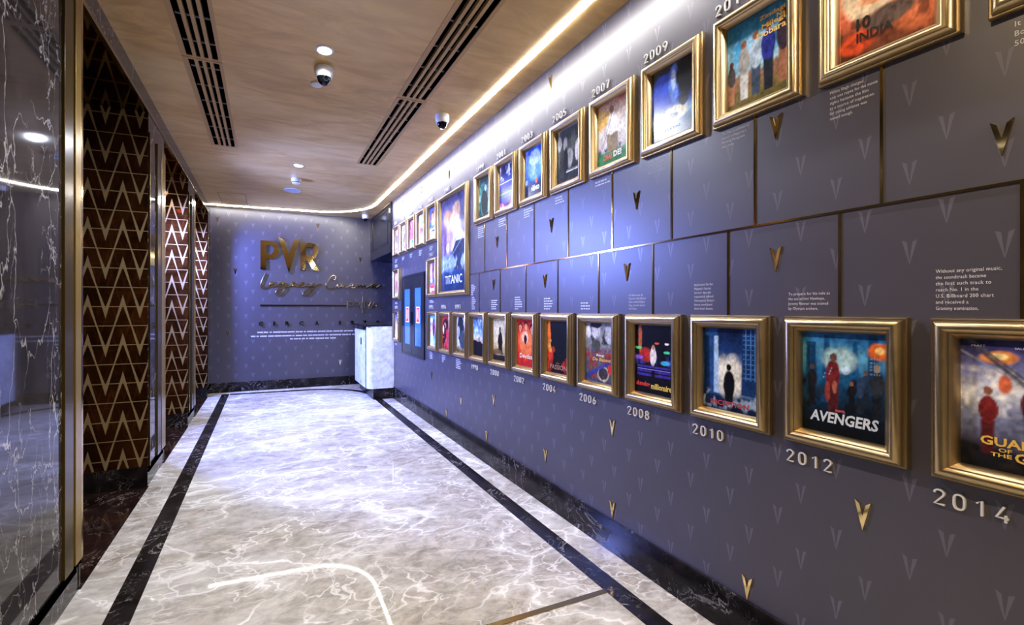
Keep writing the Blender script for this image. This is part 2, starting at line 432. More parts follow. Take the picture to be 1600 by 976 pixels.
def downlight(x, y, col, watts, label, z=ZC):
    r = empty('downlight', (x, y, z), 0, label, 'ceiling light', 'round recessed downlights')
    obj('bezel', lathe(B(), [(.046, -.002), (.046, -.006), (.058, -.004), (.06, 0), (.046, 0)]), 'white_plastic', r, smooth=True)
    obj('lens', lathe(B(), [(0, -.004), (.046, -.004), (.046, -.001), (0, -.001)]), 'lamp_glow', r)
    l = bpy.data.lights.new('downlight_lamp', 'SPOT'); l.energy = watts; l.color = col; l.spot_size = math.radians(165); l.spot_blend = .7
    l.shadow_soft_size = .045
    lo = bpy.data.objects.new('lamp', l); COL.objects.link(lo); lo.parent = r; lo.location = (0, 0, -.012)
for (x, y, c_, wt), lb in zip(DOWNLIGHTS, ('round downlight just before the large dome camera', 'small bright downlight farther along, before the smoke detector',
                                    'round downlight overhead behind the picture edge', 'round downlight near the rear wall behind the viewer')):
    downlight(x, y, c_, wt, lb)
for (x, y, c_, wt), lb in zip(ALCOVE_FILL_DOWN, ('added unseen fill downlight in the soffit of the middle alcove', 'added unseen fill downlight in the soffit of the farthest alcove')):
    downlight(x, y, c_, wt, lb, SOF)
for (p, aim, col, watts), lb in zip(ALCOVE_LAMPS, ('blue wall spotlight at the back of the middle alcove', 'blue wall spotlight at the back of the farthest alcove')):
    r = empty('wall_spotlight', (-1.75, p[1], p[2]), 0, lb, 'spotlight', 'wall spotlights in the alcoves')
    b = lathe(B(), [(0, 0), (.04, 0), (.04, .012), (.012, .014), (.012, .05), (0, .05)], 20); bmesh.ops.rotate(b, verts=b.verts, matrix=Matrix.Rotation(PI / 2, 3, 'Y'))
    obj('wall_plate', b, 'black', r, smooth=True)
    b = lathe(B(), [(0, -.05), (.03, -.05), (.042, -.03), (.045, .05), (.04, .05), (.036, -.02), (0, -.02)], 24); bmesh.ops.rotate(b, verts=b.verts, matrix=Matrix.Rotation(PI / 2, 3, 'Y')); bmesh.ops.translate(b, verts=b.verts, vec=(.08, 0, 0))
    obj('lamp_head', b, 'black', r, smooth=True)
    l = bpy.data.lights.new('spotlight_lamp', 'SPOT'); l.energy = watts; l.color = col; l.spot_size = math.radians(118); l.spot_blend = .6; l.shadow_soft_size = .14
    lo = bpy.data.objects.new('lamp', l); COL.objects.link(lo); lo.parent = r; lo.location = (.30, 0, 0)
    lo.rotation_euler = (Vector(aim) - Vector(p)).to_track_quat('-Z', 'Y').to_euler()
def dome(x, y, rot, R, label):
    r = empty('dome_camera', (x, y, ZC), rot, label, 'security camera', 'white dome cameras')
    obj('housing', lathe(B(), [(R * .98, 0), (R, -.012), (R * .96, -.045), (R * .82, -.066), (R * .74, -.07), (R * .72, -.05)]), 'white_plastic', r, smooth=True)
    obj('dome', lathe(B(), [(R * .73, -.06), (R * .70, -.078), (R * .56, -.100), (R * .32, -.114), (0, -.118)]), 'tint_dome', r, smooth=True)
    b = lathe(B(), [(0, 0), (.02, 0), (.02, .022), (.013, .022), (.012, .014), (0, .014)], 16)
    bmesh.ops.rotate(b, verts=b.verts, matrix=Matrix.Rotation(math.radians(112), 3, 'X'))
    bmesh.ops.translate(b, verts=b.verts, vec=(0, -R * .42, -.082)); obj('camera_lens', b, 'black_gloss', r, smooth=True)
dome(.377, 3.23, .2, .066, 'larger dome camera in the middle of the ceiling beside a downlight')
dome(1.43, 3.62, -.3, .062, 'dome camera hanging beside the LED line between right vent and wall')
dome(1.66, 7.98, 0., .06, 'dome camera in the far corner beside the dark bulkhead')
r = empty('smoke_detector', (.363, 6.1, ZC), 0, 'white smoke detector hanging between far downlight and speaker disc', 'smoke detector')
obj('detector_base', lathe(B(), [(0, 0), (.06, 0), (.062, -.012), (.066, -.03), (.06, -.045), (.05, -.048), (0, -.048)]), 'white_plastic', r, smooth=True)
b = B()
for i in range(14):
    a = 2 * PI * i / 14; q = B(); box(q, -.006, .006, .048, .058, -.056, -.047); bmesh.ops.rotate(q, verts=q.verts, matrix=Matrix.Rotation(a, 3, 'Z'))
    me = bpy.data.meshes.new('t'); q.to_mesh(me); q.free(); b.from_mesh(me); bpy.data.meshes.remove(me)
obj('sensor_vents', b, 'black', r)
obj('detector_cap', lathe(B(), [(0, -.0475), (.046, -.0475), (.056, -.056), (.05, -.064), (.03, -.068), (0, -.069)]), 'white_plastic', r, smooth=True)
r = empty('ceiling_speaker', (.348, 6.71, ZC), 0, 'flat round white speaker disc beyond the smoke detector', 'speaker')
obj('rim', lathe(B(), [(.112, -.001), (.118, 0), (.12, -.006), (.112, -.009), (.106, -.006)], 40), 'white_plastic', r, smooth=True)
simple('speaker_mesh', '#a9bccb', .5)
obj('grille', lathe(B(), [(0, -.008), (.09, -.0075), (.108, -.005), (.108, -.001), (0, -.001)], 40), 'speaker_mesh', r, smooth=True)
tag(obj('ceiling_disc', lathe(B(), [(0, -.016), (.036, -.015), (.042, -.011), (.044, -.002), (.044, 0), (0, 0)]), 'white_plastic', loc=(.352, 3.47, ZC), smooth=True),
    'little flat white disc on the ceiling beside the larger dome camera', 'ceiling disc')
r = empty('access_hatch', (-.47, 7.6, ZC), 0, 'bronze access hatch outlined by thin dark joints near the far wall', 'hatch')
obj('hatch_panel', box(B(), -.18, .18, -.36, .36, -.0035, .001, bev=.001), 'plaster', r)
b = B(); box(b, -.188, -.18, -.368, .368, -.001, .001); box(b, .18, .188, -.368, .368, -.001, .001); box(b, -.18, .18, .36, .368, -.001, .001); box(b, -.18, .18, -.368, -.36, -.001, .001)
obj('hatch_joint', b, 'black', r)

# ------------------------------------------------------------------ counter in the far right opening
r = empty('ticket_counter', (1.65, 7.28, 0), 0, 'white marble counter with dark top and black plinth beside the back wall', 'counter')
ox, oy = 1.65, 7.28
def rounded(x0, x1, y0, y1, rad, n=8):                 # rounded at the (x0,y0) corner
    return [(x0 + rad - rad * math.cos(PI / 2 * i / n), y0 + rad - rad * math.sin(PI / 2 * i / n)) for i in range(n + 1)] + [(x1, y0), (x1, y1), (x0, y1)]
def slab(bm, pts, z0, z1):
    lo = [bm.verts.new((x - ox, y - oy, z0)) for x, y in pts]; hi = [bm.verts.new((x - ox, y - oy, z1)) for x, y in pts]
    bm.faces.new(lo); bm.faces.new(hi)
    for i in range(len(pts)): j = (i + 1) % len(pts); bm.faces.new((lo[i], lo[j], hi[j], hi[i]))
    return bm
obj('plinth', slab(B(), [(1.528, 6.755), (1.837, 6.755), (1.837, 7.84), (1.528, 7.84)], .003, .165), 'black_marble', r)
obj('end_panel', slab(B(), rounded(1.44, 1.8495, 6.735, 6.86, .085), .17, 1.132), 'white_marble', r, smooth=True)
obj('corner_joint', slab(B(), [(1.452, 6.86), (1.8495, 6.86), (1.8495, 6.96), (1.452, 6.96)], .165, 1.132), 'black', r)
fp = obj('front_panel', slab(B(), [(1.44, 6.96), (1.84, 6.96), (1.84, 7.80), (1.44, 7.80)], .16, 1.085), 'white_marble', r)
obj('slot_handle', box(B(), 1.436 - ox, 1.441 - ox, 7.22 - oy, 7.30 - oy, .82, .93), 'black', fp)
obj('hinge', box(B(), 1.436 - ox, 1.441 - ox, 7.24 - oy, 7.30 - oy, .19, .24), 'grey_plastic', fp)
b = slab(B(), [(1.41, 6.73), (1.8495, 6.73), (1.8495, 7.86), (1.41, 7.86)], 1.132, 1.158); slab(b, [(1.41, 6.94), (1.43, 6.94), (1.43, 7.86), (1.41, 7.86)], 1.075, 1.14)
obj('worktop', b, 'black_marble', r)

# ------------------------------------------------------------------ glazed double cabinet in the right wall
r = empty('hose_cabinet', (XR, 5.76, 1.315), -PI / 2, 'black glazed double door cabinet set in the wall beside the small frames', 'cabinet')
W2, H2 = .497, .557
b = B()
for a in ((-W2, -W2 + .03, -H2, H2), (W2 - .03, W2, -H2, H2), (-W2 + .03, W2 - .03, H2 - .03, H2), (-W2 + .03, W2 - .03, -H2, -H2 + .03)):
    box(b, a[0], a[1], -.02, .002, a[2], a[3])
obj('cabinet_frame', b, 'door_black', r)
for sgn in (-1, 1):
    x0, x1 = (-W2 + .032, -.004) if sgn < 0 else (.004, W2 - .032)
    z0, z1 = -H2 + .032, H2 - .032; st = .095; b = B()
    for a in ((x0, x0 + st, z0, z1), (x1 - st, x1, z0, z1), (x0 + st, x1 - st, z1 - .16, z1), (x0 + st, x1 - st, z0, z0 + .12)):
        box(b, a[0], a[1], -.016, -.001, a[2], a[3])
    d = obj('door', b, 'door_black', r)
    obj('glass', box(B(), x0 + st, x1 - st, -.009, -.003, z0 + .12, z1 - .16), 'hose_glass', d)
    hx = -.018 if sgn < 0 else .018
    obj('handle', box(B(), hx - .008, hx + .008, -.032, -.0155, -.12, .05, bev=.003), 'black', d)
    cx = (x0 + x1) / 2; s_ = B()
    box(s_, cx - .07, cx + .07, -.0105, -.009, -.10, .115, 0); box(s_, cx - .058, cx + .058, -.0112, -.0104, -.085, .10, 1)
    for i in range(3): box(s_, cx - .03 + i * .022, cx - .02 + i * .022, -.0118, -.011, -.06 + .02 * (i % 2), .08, 0)
    o = obj('sign', s_, ['sign_white', 'sign_red'], d); o['label'] = 'red and white warning sticker'
obj('hinge', box(B(), -W2 - .012, -W2, -.02, 0, -.40, -.30), 'black', r)

# ------------------------------------------------------------------ picture frames
PROF = [(0, 0), (0, .020), (.003, .024), (.008, .024), (.009, .032), (.015, .041), (.022, .0455), (.030, .0455), (.036, .041), (.040, .035), (.044, .035), (.046, .033), (.058, .013), (.058, .006)]
def moulding(Wd, Ht):
    b = B(); rings = []
    for s_, d in PROF:
        rings.append([b.verts.new((x, -d, z)) for x, z in ((-Wd / 2 + s_, -Ht / 2 + s_), (Wd / 2 - s_, -Ht / 2 + s_), (Wd / 2 - s_, Ht / 2 - s_), (-Wd / 2 + s_, Ht / 2 - s_))])
    for a, c_ in zip(rings, rings[1:]):
        for i in range(4): j = (i + 1) % 4; b.faces.new((a[i], a[j], c_[j], c_[i]))
    bmesh.ops.recalc_face_normals(b, faces=b.faces)
    me = bpy.data.meshes.new('frame_moulding'); b.to_mesh(me); b.free()
    me.polygons.foreach_set('use_smooth', [True] * len(me.polygons)); me.set_sharp_from_angle(angle=math.radians(42))
    return me
FW, FH = .353, .47
MOULD = moulding(FW, FH); MOULD.materials.append(M['frame_gold'])
MOULD_BIG = moulding(.797, 1.121); MOULD_BIG.materials.append(M['frame_gold'])
def sm_noise(h, w_, cells):
    g = np.random.rand(cells + 2, cells + 2); yy = np.linspace(0, cells, h); xx = np.linspace(0, cells, w_)
    y0, x0 = yy.astype(int), xx.astype(int); fy = (yy - y0)[:, None]; fx = (xx - x0)[None]; fy = fy * fy * (3 - 2 * fy); fx = fx * fx * (3 - 2 * fx)
    a = g[y0][:, x0] * (1 - fx) + g[y0][:, x0 + 1] * fx; c_ = g[y0 + 1][:, x0] * (1 - fx) + g[y0 + 1][:, x0 + 1] * fx
    return a * (1 - fy) + c_ * fy
def paint(w_, h, bg, shapes, grain=.16):
    X, Y = np.meshgrid(np.linspace(0, 1, w_), np.linspace(0, 1, h))
    ks = [k for k, _ in bg]; cs = np.array([lin(c_) for _, c_ in bg])
    Yn = np.clip(Y + (sm_noise(h, w_, 5) - .5) * .1, 0, 1)
    im = np.stack([np.interp(Yn, ks, cs[:, i]) for i in range(3)], -1)
    for s_ in shapes:
        if s_[0] == 'e':
            _, cx, cy, rx, ry, col = s_[:6]; so = (s_[6] if len(s_) > 6 else .35) * .45; rx, ry = rx * (1 + .25 * (sm_noise(h, w_, 11) - .5)), ry * (1 + .25 * (sm_noise(h, w_, 13) - .5))
            d = np.sqrt(((X - cx) / rx) ** 2 + ((Y - cy) / ry) ** 2); m = np.clip((1 - d) / so + .5, 0, 1)
        elif s_[0] == 'r':
            _, x0, y0, x1, y1, col = s_[:6]; m = ((X >= x0) & (X <= x1) & (Y >= y0) & (Y <= y1)).astype(float) * (s_[6] if len(s_) > 6 else 1.)
        elif s_[0] == 't':                              # tapering column: cx, base y, top y, half base, half top
            _, cx, y0, y1, h0, h1, col = s_[:7]; t = np.clip((Y - y0) / (y1 - y0), 0, 1); hw = h0 + (h1 - h0) * t
            m = np.clip((hw - np.abs(X - cx)) / .02 + .5, 0, 1) * ((Y >= y0) & (Y <= y1))
        elif s_[0] == 'd':                              # diagonal band
            _, cx, cy, sl, th, col = s_[:6]; m = np.clip((th - np.abs(Y - cy - sl * (X - cx))) / (th * .6), 0, 1) * (s_[6] if len(s_) > 6 else 1.)
        elif s_[0] == 'n':                              # cloudy patches between two heights
            _, y0, y1, cells, col, amt = s_; m = np.clip((sm_noise(h, w_, cells) * .7 + sm_noise(h, w_, cells * 3) * .3 - .5) * 6, 0, 1) * amt * np.clip((Y - y0) / .06, 0, 1) * np.clip((y1 - Y) / .06, 0, 1)
        im = im * (1 - m[..., None]) + np.array(lin(col)) * m[..., None]
    im *= 1 + (sm_noise(h, w_, 12)[..., None] - .5) * grain * 3 + (sm_noise(h, w_, 34)[..., None] - .5) * grain * 4 + (np.random.rand(h, w_, 1) - .5) * grain
    return np.clip(im, 0, 1)
def poster(parent, Wp, Hp, art, big=1.):
    w_, h = int(72 * big), int(108 * big)
    im = paint(w_, h, *art)
    xs_, zs = np.linspace(-Wp / 2, Wp / 2, w_), np.linspace(-Hp / 2, Hp / 2, h)
    X, Z = np.meshgrid(xs_, zs); v = np.stack([X, np.full_like(X, -.008), Z], -1).reshape(-1, 3)
    i = np.arange((h - 1) * (w_ - 1)); r_, c_ = i // (w_ - 1), i % (w_ - 1); a = r_ * w_ + c_
    me = bpy.data.meshes.new('poster'); me.from_pydata(v.tolist(), [], np.stack([a, a + 1, a + w_ + 1, a + w_], -1).tolist())
    at_ = me.color_attributes.new('paint', 'FLOAT_COLOR', 'POINT')
    at_.data.foreach_set('color', np.concatenate([im.reshape(-1, 3), np.ones((w_ * h, 1))], 1).astype(np.float32).ravel())
    return link('poster', me, 'poster_paint', parent)
def skin(*l, c_='#b98263', hair='#2a1c18'):             # soft portrait-like ovals
    o = []
    for x, y, s_ in l: o += [('e', x, y + s_ * .25, s_ * 1.15, s_ * .95, hair, .4), ('e', x, y, s_ * .8, s_ * .75, c_, .4)]
    return o
def fig(x, y, h, col, leg=None, head='#8a5a42'):        # soft upright blob
    return [('t', x, y, y + h * .5, h * .09, h * .11, leg or col), ('e', x, y + h * .65, h * .15, h * .22, col, .3), ('e', x, y + h * .93, h * .07, h * .07, head, .4)]
ART = {
 '2014': ([(0, '#0d0d12'), (.14, '#1a1a22'), (.2, '#4a4a66'), (.45, '#7d86ae'), (.6, '#c5cbe0'), (.75, '#7479b6'), (.9, '#39396f'), (1, '#23244f')],
          [('n', .4, .8, 6, '#e8eaf4', .8), ('e', .3, .86, .14, .05, '#d98b4a', .7), ('e', .3, .87, .07, .025, '#f6dca0', .6), ('d', .42, .72, -.75, .03, '#3c3d52', .9), ('e', .35, .66, .05, .07, '#d06a4c', .8),
           ('d', .45, .74, -.7, .018, '#4c4e66', .9)] + fig(.22, .12, .52, '#742426', '#4c1c20', '#8c5a48') + fig(.55, .12, .62, '#5c282c', '#54262a', '#6a6a72') + fig(.86, .1, .5, '#3a2a2c', '#2a2022', '#5a6a50') + [('n', 0, .2, 9, '#2b2622', .7), ('d', .5, .66, -.5, .012, '#8a8ca6', .8), ('e', .58, .9, .03, .012, '#e0a050', .5), ('e', .72, .84, .025, .01, '#e8b868', .5)]),
 '2012': ([(0, '#05080c'), (.2, '#0a1522'), (.4, '#123452'), (.62, '#1d5c8d'), (.78, '#4f93bb'), (.9, '#2569a0'), (1, '#1a4f86')],
          [('t', .32, .3, .98, .07, .03, '#12426f'), ('t', .66, .35, .93, .06, .025, '#154b7c'), ('t', .12, .3, .9, .08, .06, '#0f3a63'), ('t', .86, .4, .99, .07, .05, '#123f6b'), ('e', .46, .74, .2, .12, '#9cc0c8', .9),
           ('e', .93, .84, .12, .08, '#d8672a', .6), ('e', .93, .85, .05, .035, '#f6c878', .6), ('n', .2, .6, 8, '#0b1018', .9), ('n', .2, .5, 11, '#1a2430', .7)] + fig(.62, .24, .3, '#14161c', '#0e1016') + fig(.13, .26, .42, '#1a1c22', '#14161a', '#4a3a32') + fig(.78, .3, .36, '#24344e', '#1a2230', '#5a4a40') + fig(.9, .2, .52, '#2a3038', '#181c24', '#a88c64') + fig(.4, .2, .6, '#6a2024', '#4a1a1e', '#5a4238') + [('e', .55, .64, .05, .04, '#bcd8f8', .6), ('e', .33, .42, .035, .1, '#8c3a34', .5), ('e', .42, .47, .03, .06, '#9c5a4a', .5), ('e', .72, .5, .045, .1, '#2a3c5c', .4)] + [('r', .28 + .012 * i, .55 + .03 * (i % 5), .285 + .012 * i, .57 + .03 * (i % 5), '#7fb0d0', .7) for i in range(10)] + [('r', .82 + .025 * (i % 5), .62 + .035 * (i // 5), .832 + .025 * (i % 5), .642 + .035 * (i // 5), '#6f9cc0', .6) for i in range(25)]),
 '2010': ([(0, '#0a1226'), (.15, '#13264a'), (.25, '#5e7ea0'), (.4, '#9fb4c4'), (.52, '#52719c'), (.7, '#16305f'), (1, '#091735')],
          [('e', .5, .42, .3, .24, '#d4d2be', .9), ('t', .16, .18, 1.2, .14, .12, '#1d4476'), ('t', .26, .2, .9, .045, .04, '#9fc0de'), ('t', .07, .15, .9, .07, .05, '#0d2448'), ('t', .88, .22, 1.2, .16, .13, '#16335f'),
           ('r', .8, .4, .815, 1, '#4f7fb4'), ('r', .88, .4, .895, 1, '#4f7fb4'), ('r', .95, .4, .965, 1, '#4f7fb4')] + [('r', .76, .42 + i * .055, 1, .43 + i * .055, '#3f6da4') for i in range(10)] +
          [('n', 0, .26, 9, '#b8cbd8', .55), ('e', .5, .33, .10, .17, '#0a0d14', .4), ('t', .5, .12, .3, .07, .09, '#0a0d14'), ('e', .5, .53, .05, .04, '#0a0d14', .4)]),
 '2008': ([(0, '#07060a'), (.3, '#100d18'), (.5, '#12121c'), (1, '#07070a')],
          [('n', .4, .66, 9, '#3f3f8a', .8), ('e', .3, .56, .17, .1, '#a82a24', .5), ('e', .5, .55, .08, .13, '#d9d2c8', .4), ('e', .5, .68, .04, .035, '#a87a5a', .4), ('e', .15, .8, .05, .2, '#b85a34', .6), ('e', .85, .62, .08, .02, '#4ad08a', .5),
           ('e', .1, .66, .1, .02, '#5ac86a', .5), ('e', .85, .74, .06, .015, '#f0efe8', .5), ('e', .82, .47, .12, .03, '#42b4d8', .6), ('e', .1, .52, .12, .03, '#8a5ad0', .6), ('e', .6, .74, .05, .014, '#d85a3a', .6)] +
          [('r', .06, .375, .94, .405, '#3a2f86'), ('r', .06, .315, .46, .345, '#3a2f86'), ('r', .54, .315, .94, .345, '#3a2f86'), ('r', .06, .26, .46, .29, '#3a2f86'), ('r', .54, .26, .94, .29, '#3a2f86'), ('r', .06, .352, .94, .358, '#8f86e0')]),
 '2006': ([(0, '#39445a'), (.2, '#5a4a44'), (.4, '#7c4434'), (.55, '#6b6e6a'), (.7, '#8e8e8c'), (1, '#77797b')],
          [('n', .05, .6, 9, '#8c3226', .9), ('n', .05, .6, 11, '#2f5a74', .8), ('n', .6, 1, 7, '#1a1a1c', .9), ('e', .4, .86, .16, .12, '#c2c0ba', .4), ('e', .4, .97, .2, .06, '#161618', .4), ('e', .4, .62, .16, .1, '#4a4a44', .5), ('e', .85, .8, .14, .14, '#b4b4b2', .6),
           ('e', .12, .84, .1, .1, '#d4d2cc', .6), ('e', .65, .16, .2, .13, '#b8a888', .3), ('e', .65, .16, .16, .10, '#3a3436', .3), ('d', .35, .18, .35, .05, '#2f3a86', .9), ('e', .9, .24, .1, .08, '#c43a30', .5)]),
 '2004': ([(0, '#140a0c'), (.3, '#1a1210'), (1, '#121417')],
          [('e', .0, .7, .16, .6, '#d8692a', .6), ('e', .05, .3, .22, .3, '#c2381f', .7), ('e', .15, .52, .14, .12, '#e08a3c', .7), ('e', .9, .2, .22, .16, '#b8281e', .8), ('e', .62, .62, .42, .42, '#121519', .25), ('e', .3, .45, .08, .06, '#8c3418', .6), ('n', 0, .3, 8, '#3a1210', .6)]),
 '2002': ([(0, '#a8201c'), (.3, '#cc2c20'), (.6, '#d8432a'), (1, '#a81c1a')],
          [('e', .5, .5, .4, .3, '#e0703c', .9)] + skin((.18, .82, .11), (.52, .84, .11), (.86, .78, .12), c_='#d8805a', hair='#4a1210') + [('e', .46, .62, .2, .13, '#e8b08a', .6), ('e', .48, .58, .08, .1, '#2a1420', .5)]),
 '2000': ([(0, '#1c1814'), (.16, '#2c241a'), (.22, '#a88a50'), (.5, '#d8c490'), (.75, '#cfc29c'), (1, '#a89a70')],
          [('n', .3, 1, 6, '#b8ae8e', .6), ('e', .52, .45, .16, .24, '#1e1a16', .35), ('t', .52, .14, .4, .14, .13, '#1e1a16'), ('e', .5, .74, .06, .06, '#2a221c', .4), ('e', .3, .2, .3, .08, '#6a5230', .8)]),
 '1998': ([(0, '#101216'), (.36, '#14171d'), (.38, '#c8a080'), (.46, '#c9c4c4'), (.6, '#7fa0c0'), (.8, '#5f88b4'), (1, '#2c3c58')],
          [('n', .45, 1, 6, '#c6d8e6', .8), ('n', .5, 1, 8, '#2a405e', .7), ('e', .5, .44, .05, .06, '#1c1c24', .4)]),
 '1997': ([(0, '#2c2a24'), (.12, '#8a7c54'), (.2, '#bdbcc0'), (.6, '#c3c8d2'), (1, '#a8b0c0')],
          [('e', .42, .68, .3, .4, '#20262e', .3), ('e', .6, .35, .3, .25, '#3a444e', .5), ('e', .2, .58, .12, .16, '#97a0aa', .5), ('e', .85, .55, .12, .3, '#2a2e36', .5), ('e', .85, .72, .07, .06, '#c2a898', .5)]),
 '1996': ([(0, '#b02430'), (.5, '#cc3040'), (1, '#b42836')],
          [('e', .4, .75, .35, .18, '#3c141c', .5), ('e', .3, .7, .14, .1, '#c88a78', .5), ('e', .25, .35, .22, .4, '#3a1018', .5), ('e', .12, .6, .08, .14, '#e8d8d0', .6), ('n', 0, .4, 8, '#e05a60', .6)]),
 '1995': ([(0, '#dfe8f2'), (.3, '#9cc4e6'), (.5, '#d8a0a8'), (.8, '#5f9ad8'), (1, '#7ab4e8')],
          [('e', .5, .65, .16, .2, '#a03a48', .5), ('e', .5, .5, .12, .2, '#28304e', .5), ('e', .5, .86, .08, .06, '#3a2424', .5), ('e', .2, .85, .16, .08, '#f4f4f4', .6), ('n', 0, .4, 7, '#3a78c8', .8), ('e', .2, .35, .1, .3, '#f4f0f2', .6)]),
 'm1': ([(0, '#e6dcd4'), (.4, '#b86a70'), (.75, '#d8b0b4'), (1, '#7a2c4a')], [('e', .5, .5, .3, .3, '#9c3040', .6), ('e', .6, .8, .25, .15, '#d890a0', .6), ('n', .1, .9, 7, '#4a2a30', .6)]),
 'm2': ([(0, '#eceaf0'), (.4, '#b8a4c8'), (.7, '#8a86d0'), (1, '#4a58d0')], [('e', .55, .45, .35, .4, '#f4eef4', .4), ('e', .55, .55, .16, .28, '#c88aa0', .5), ('e', .55, .74, .14, .12, '#1c1418', .4), ('r', .2, .03, .9, .1, '#f6f4f4')]),
 'f1': ([(0, '#a8304a'), (.3, '#e4dce8'), (.6, '#b86a8a'), (1, '#d88a6a')], [('e', .5, .6, .3, .2, '#7a6ab8', .6), ('e', .6, .85, .3, .12, '#f0d8b8', .6), ('n', 0, .3, 8, '#d85a7a', .8), ('r', .1, .24, .9, .36, '#e8ecf4')]),
 'f2': ([(0, '#efe6dc'), (.5, '#eadfd6'), (1, '#e4d4c8')], [('e', .5, .82, .3, .1, '#d8a0a0', .8), ('e', .6, .55, .16, .13, '#3a4440', .5), ('e', .35, .4, .2, .1, '#d86a6a', .6), ('e', .7, .3, .16, .1, '#1e2a28', .5), ('e', .3, .22, .14, .07, '#6a8a5a', .6), ('e', .65, .12, .22, .07, '#d85070', .6)]),
 'f3': ([(0, '#f0ece8'), (.2, '#ece4ea'), (.3, '#c86a84'), (.7, '#b03a60'), (1, '#a8487c')], [('n', .3, 1, 8, '#e8a0b8', .7), ('e', .55, .2, .3, .06, '#2aa098', .5), ('e', .6, .55, .2, .2, '#d8607c', .6), ('e', .3, .8, .1, .1, '#f0dce4', .6)]),
 'f4': ([(0, '#e2e6e8'), (.5, '#ecece8'), (1, '#e4ece4')], [('e', .5, .82, .2, .2, '#2aa060', .5), ('e', .3, .45, .2, .12, '#d87078', .6), ('e', .75, .45, .2, .18, '#5a4a52', .6), ('e', .55, .3, .2, .16, '#b8b0d0', .6), ('e', .5, .44, .08, .06, '#2a2430', .5)]),
 'f5': ([(0, '#d8d4d2'), (.3, '#e8e6e6'), (.36, '#2a6ad0'), (.45, '#3a78d8'), (.6, '#b06a60'), (.85, '#4a6ac0'), (1, '#2a50b8')], skin((.4, .72, .16), (.72, .76, .15), c_='#d88a70', hair='#3a2428') + [('e', .55, .52, .3, .12, '#e89a80', .6), ('e', .55, .24, .35, .03, '#2c3c54', .5)]),
 'sm': ([(0, '#c0283a'), (.1, '#e8d0d4'), (.25, '#c84a58'), (.35, '#5a78b0'), (.6, '#7a4a70'), (1, '#a86a98')], [('e', .25, .7, .2, .25, '#e0a8b0', .5), ('e', .75, .7, .2, .25, '#d8a0b8', .5), ('e', .5, .8, .1, .2, '#2a1c34', .5), ('e', .25, .42, .14, .08, '#e8eef4', .6), ('e', .8, .35, .14, .16, '#2a3050', .6), ('r', .1, .16, .6, .24, '#d83844')]),
 'big': ([(0, '#182a4c'), (.2, '#1f3a68'), (.32, '#6f8fb4'), (.4, '#4a5c80'), (.6, '#8a7088'), (.8, '#6f6688'), (1, '#2c3858')],
         [('e', .28, .74, .2, .14, '#a87a58', .5), ('e', .62, .8, .17, .14, '#b49270', .5), ('e', .5, .73, .16, .1, '#d4a890', .5), ('e', .68, .56, .34, .18, '#d8cfdc', .5), ('e', .3, .56, .18, .16, '#b89ab4', .6), ('e', .12, .55, .12, .2, '#6a4a70', .8),
          ('e', .95, .85, .2, .3, '#3c4468', .7), ('t', .8, .22, .52, .6, .2, '#2b3650'), ('d', .5, .4, .38, .012, '#9aa6c0', .6), ('e', .28, .47, .07, .05, '#d0d4e0', .5), ('n', .2, .4, 7, '#a8c0dc', .8)]),
 '1999': ([(0, '#123c34'), (.3, '#1c5a4c'), (.6, '#2c7a64'), (.85, '#1c4a44'), (1, '#0e2a2a')], [('n', 0, .9, 7, '#4ab090', .6), ('e', .5, .35, .26, .35, '#122824', .4), ('e', .58, .72, .08, .08, '#b4beb0', .4), ('e', .1, .5, .07, .1, '#8ac0ac', .6), ('e', .95, .35, .07, .1, '#8ac0ac', .6)]),
 '2001': ([(0, '#e8e4e4'), (.09, '#b83060'), (.13, '#302c80'), (.24, '#30308c'), (.26, '#2c4450'), (.44, '#3c504c'), (.48, '#34389c'), (.58, '#3c40a0'), (.62, '#2c3c88'), (1, '#1c2458')],
          [('n', .62, 1, 6, '#e6eaf6', .95), ('n', .62, 1, 8, '#182050', .8), ('r', 0, .335, 1, .345, '#dfe4f0'), ('r', 0, .575, 1, .59, '#dfe4f0')]),
 '2003': ([(0, '#0e1838'), (.2, '#14224a'), (.35, '#24508c'), (.6, '#3470c0'), (.8, '#2a68c8'), (1, '#1c50b0')], [('e', .55, .62, .42, .3, '#6aa0d8', .5), ('e', .52, .78, .28, .16, '#b4d0e8', .6), ('n', .4, .9, 6, '#d2e2f0', .4), ('e', .62, .29, .06, .06, '#d0703c', .5), ('e', .08, .32, .06, .06, '#a8c8e8', .6)]),
 '2005': ([(0, '#262a26'), (.5, '#343a35'), (1, '#3a403a')], [('e', .55, .42, .16, .17, '#8e8e88', .7), ('e', .88, .5, .1, .2, '#c0beb6', .5), ('e', .12, .75, .1, .14, '#9a9a92', .7), ('e', .38, .7, .09, .12, '#8a8a82', .7), ('e', .72, .72, .1, .2, '#4c524c', .6), ('e', .4, .35, .1, .3, '#1c201d', .6), ('r', .42, .165, .98, .178, '#d8d6d0')]),
 '2007': ([(0, '#2f7a48'), (.2, '#3a8a54'), (.26, '#c9c2bc'), (.6, '#e2dacb'), (.85, '#d8b08c'), (1, '#a03824')], [('e', .1, .75, .3, .16, '#e0b45c', .8), ('n', .16, .3, 12, '#2a3454', .9), ('t', .42, .18, .48, .09, .11, '#8c7c5c'), ('t', .6, .16, .46, .08, .08, '#8c7c5c'), ('e', .5, .62, .18, .16, '#ece8e0', .35), ('e', .47, .86, .075, .06, '#8a5c42', .4), ('d', .18, .3, 1.6, .02, '#6a4a34', .8)]),
 '2009': ([(0, '#0e1a1e'), (.12, '#16262c'), (.2, '#3a6080'), (.3, '#7aa0c0'), (.45, '#2440b0'), (.7, '#1c2c90'), (.9, '#20262c'), (1, '#1c2022')],
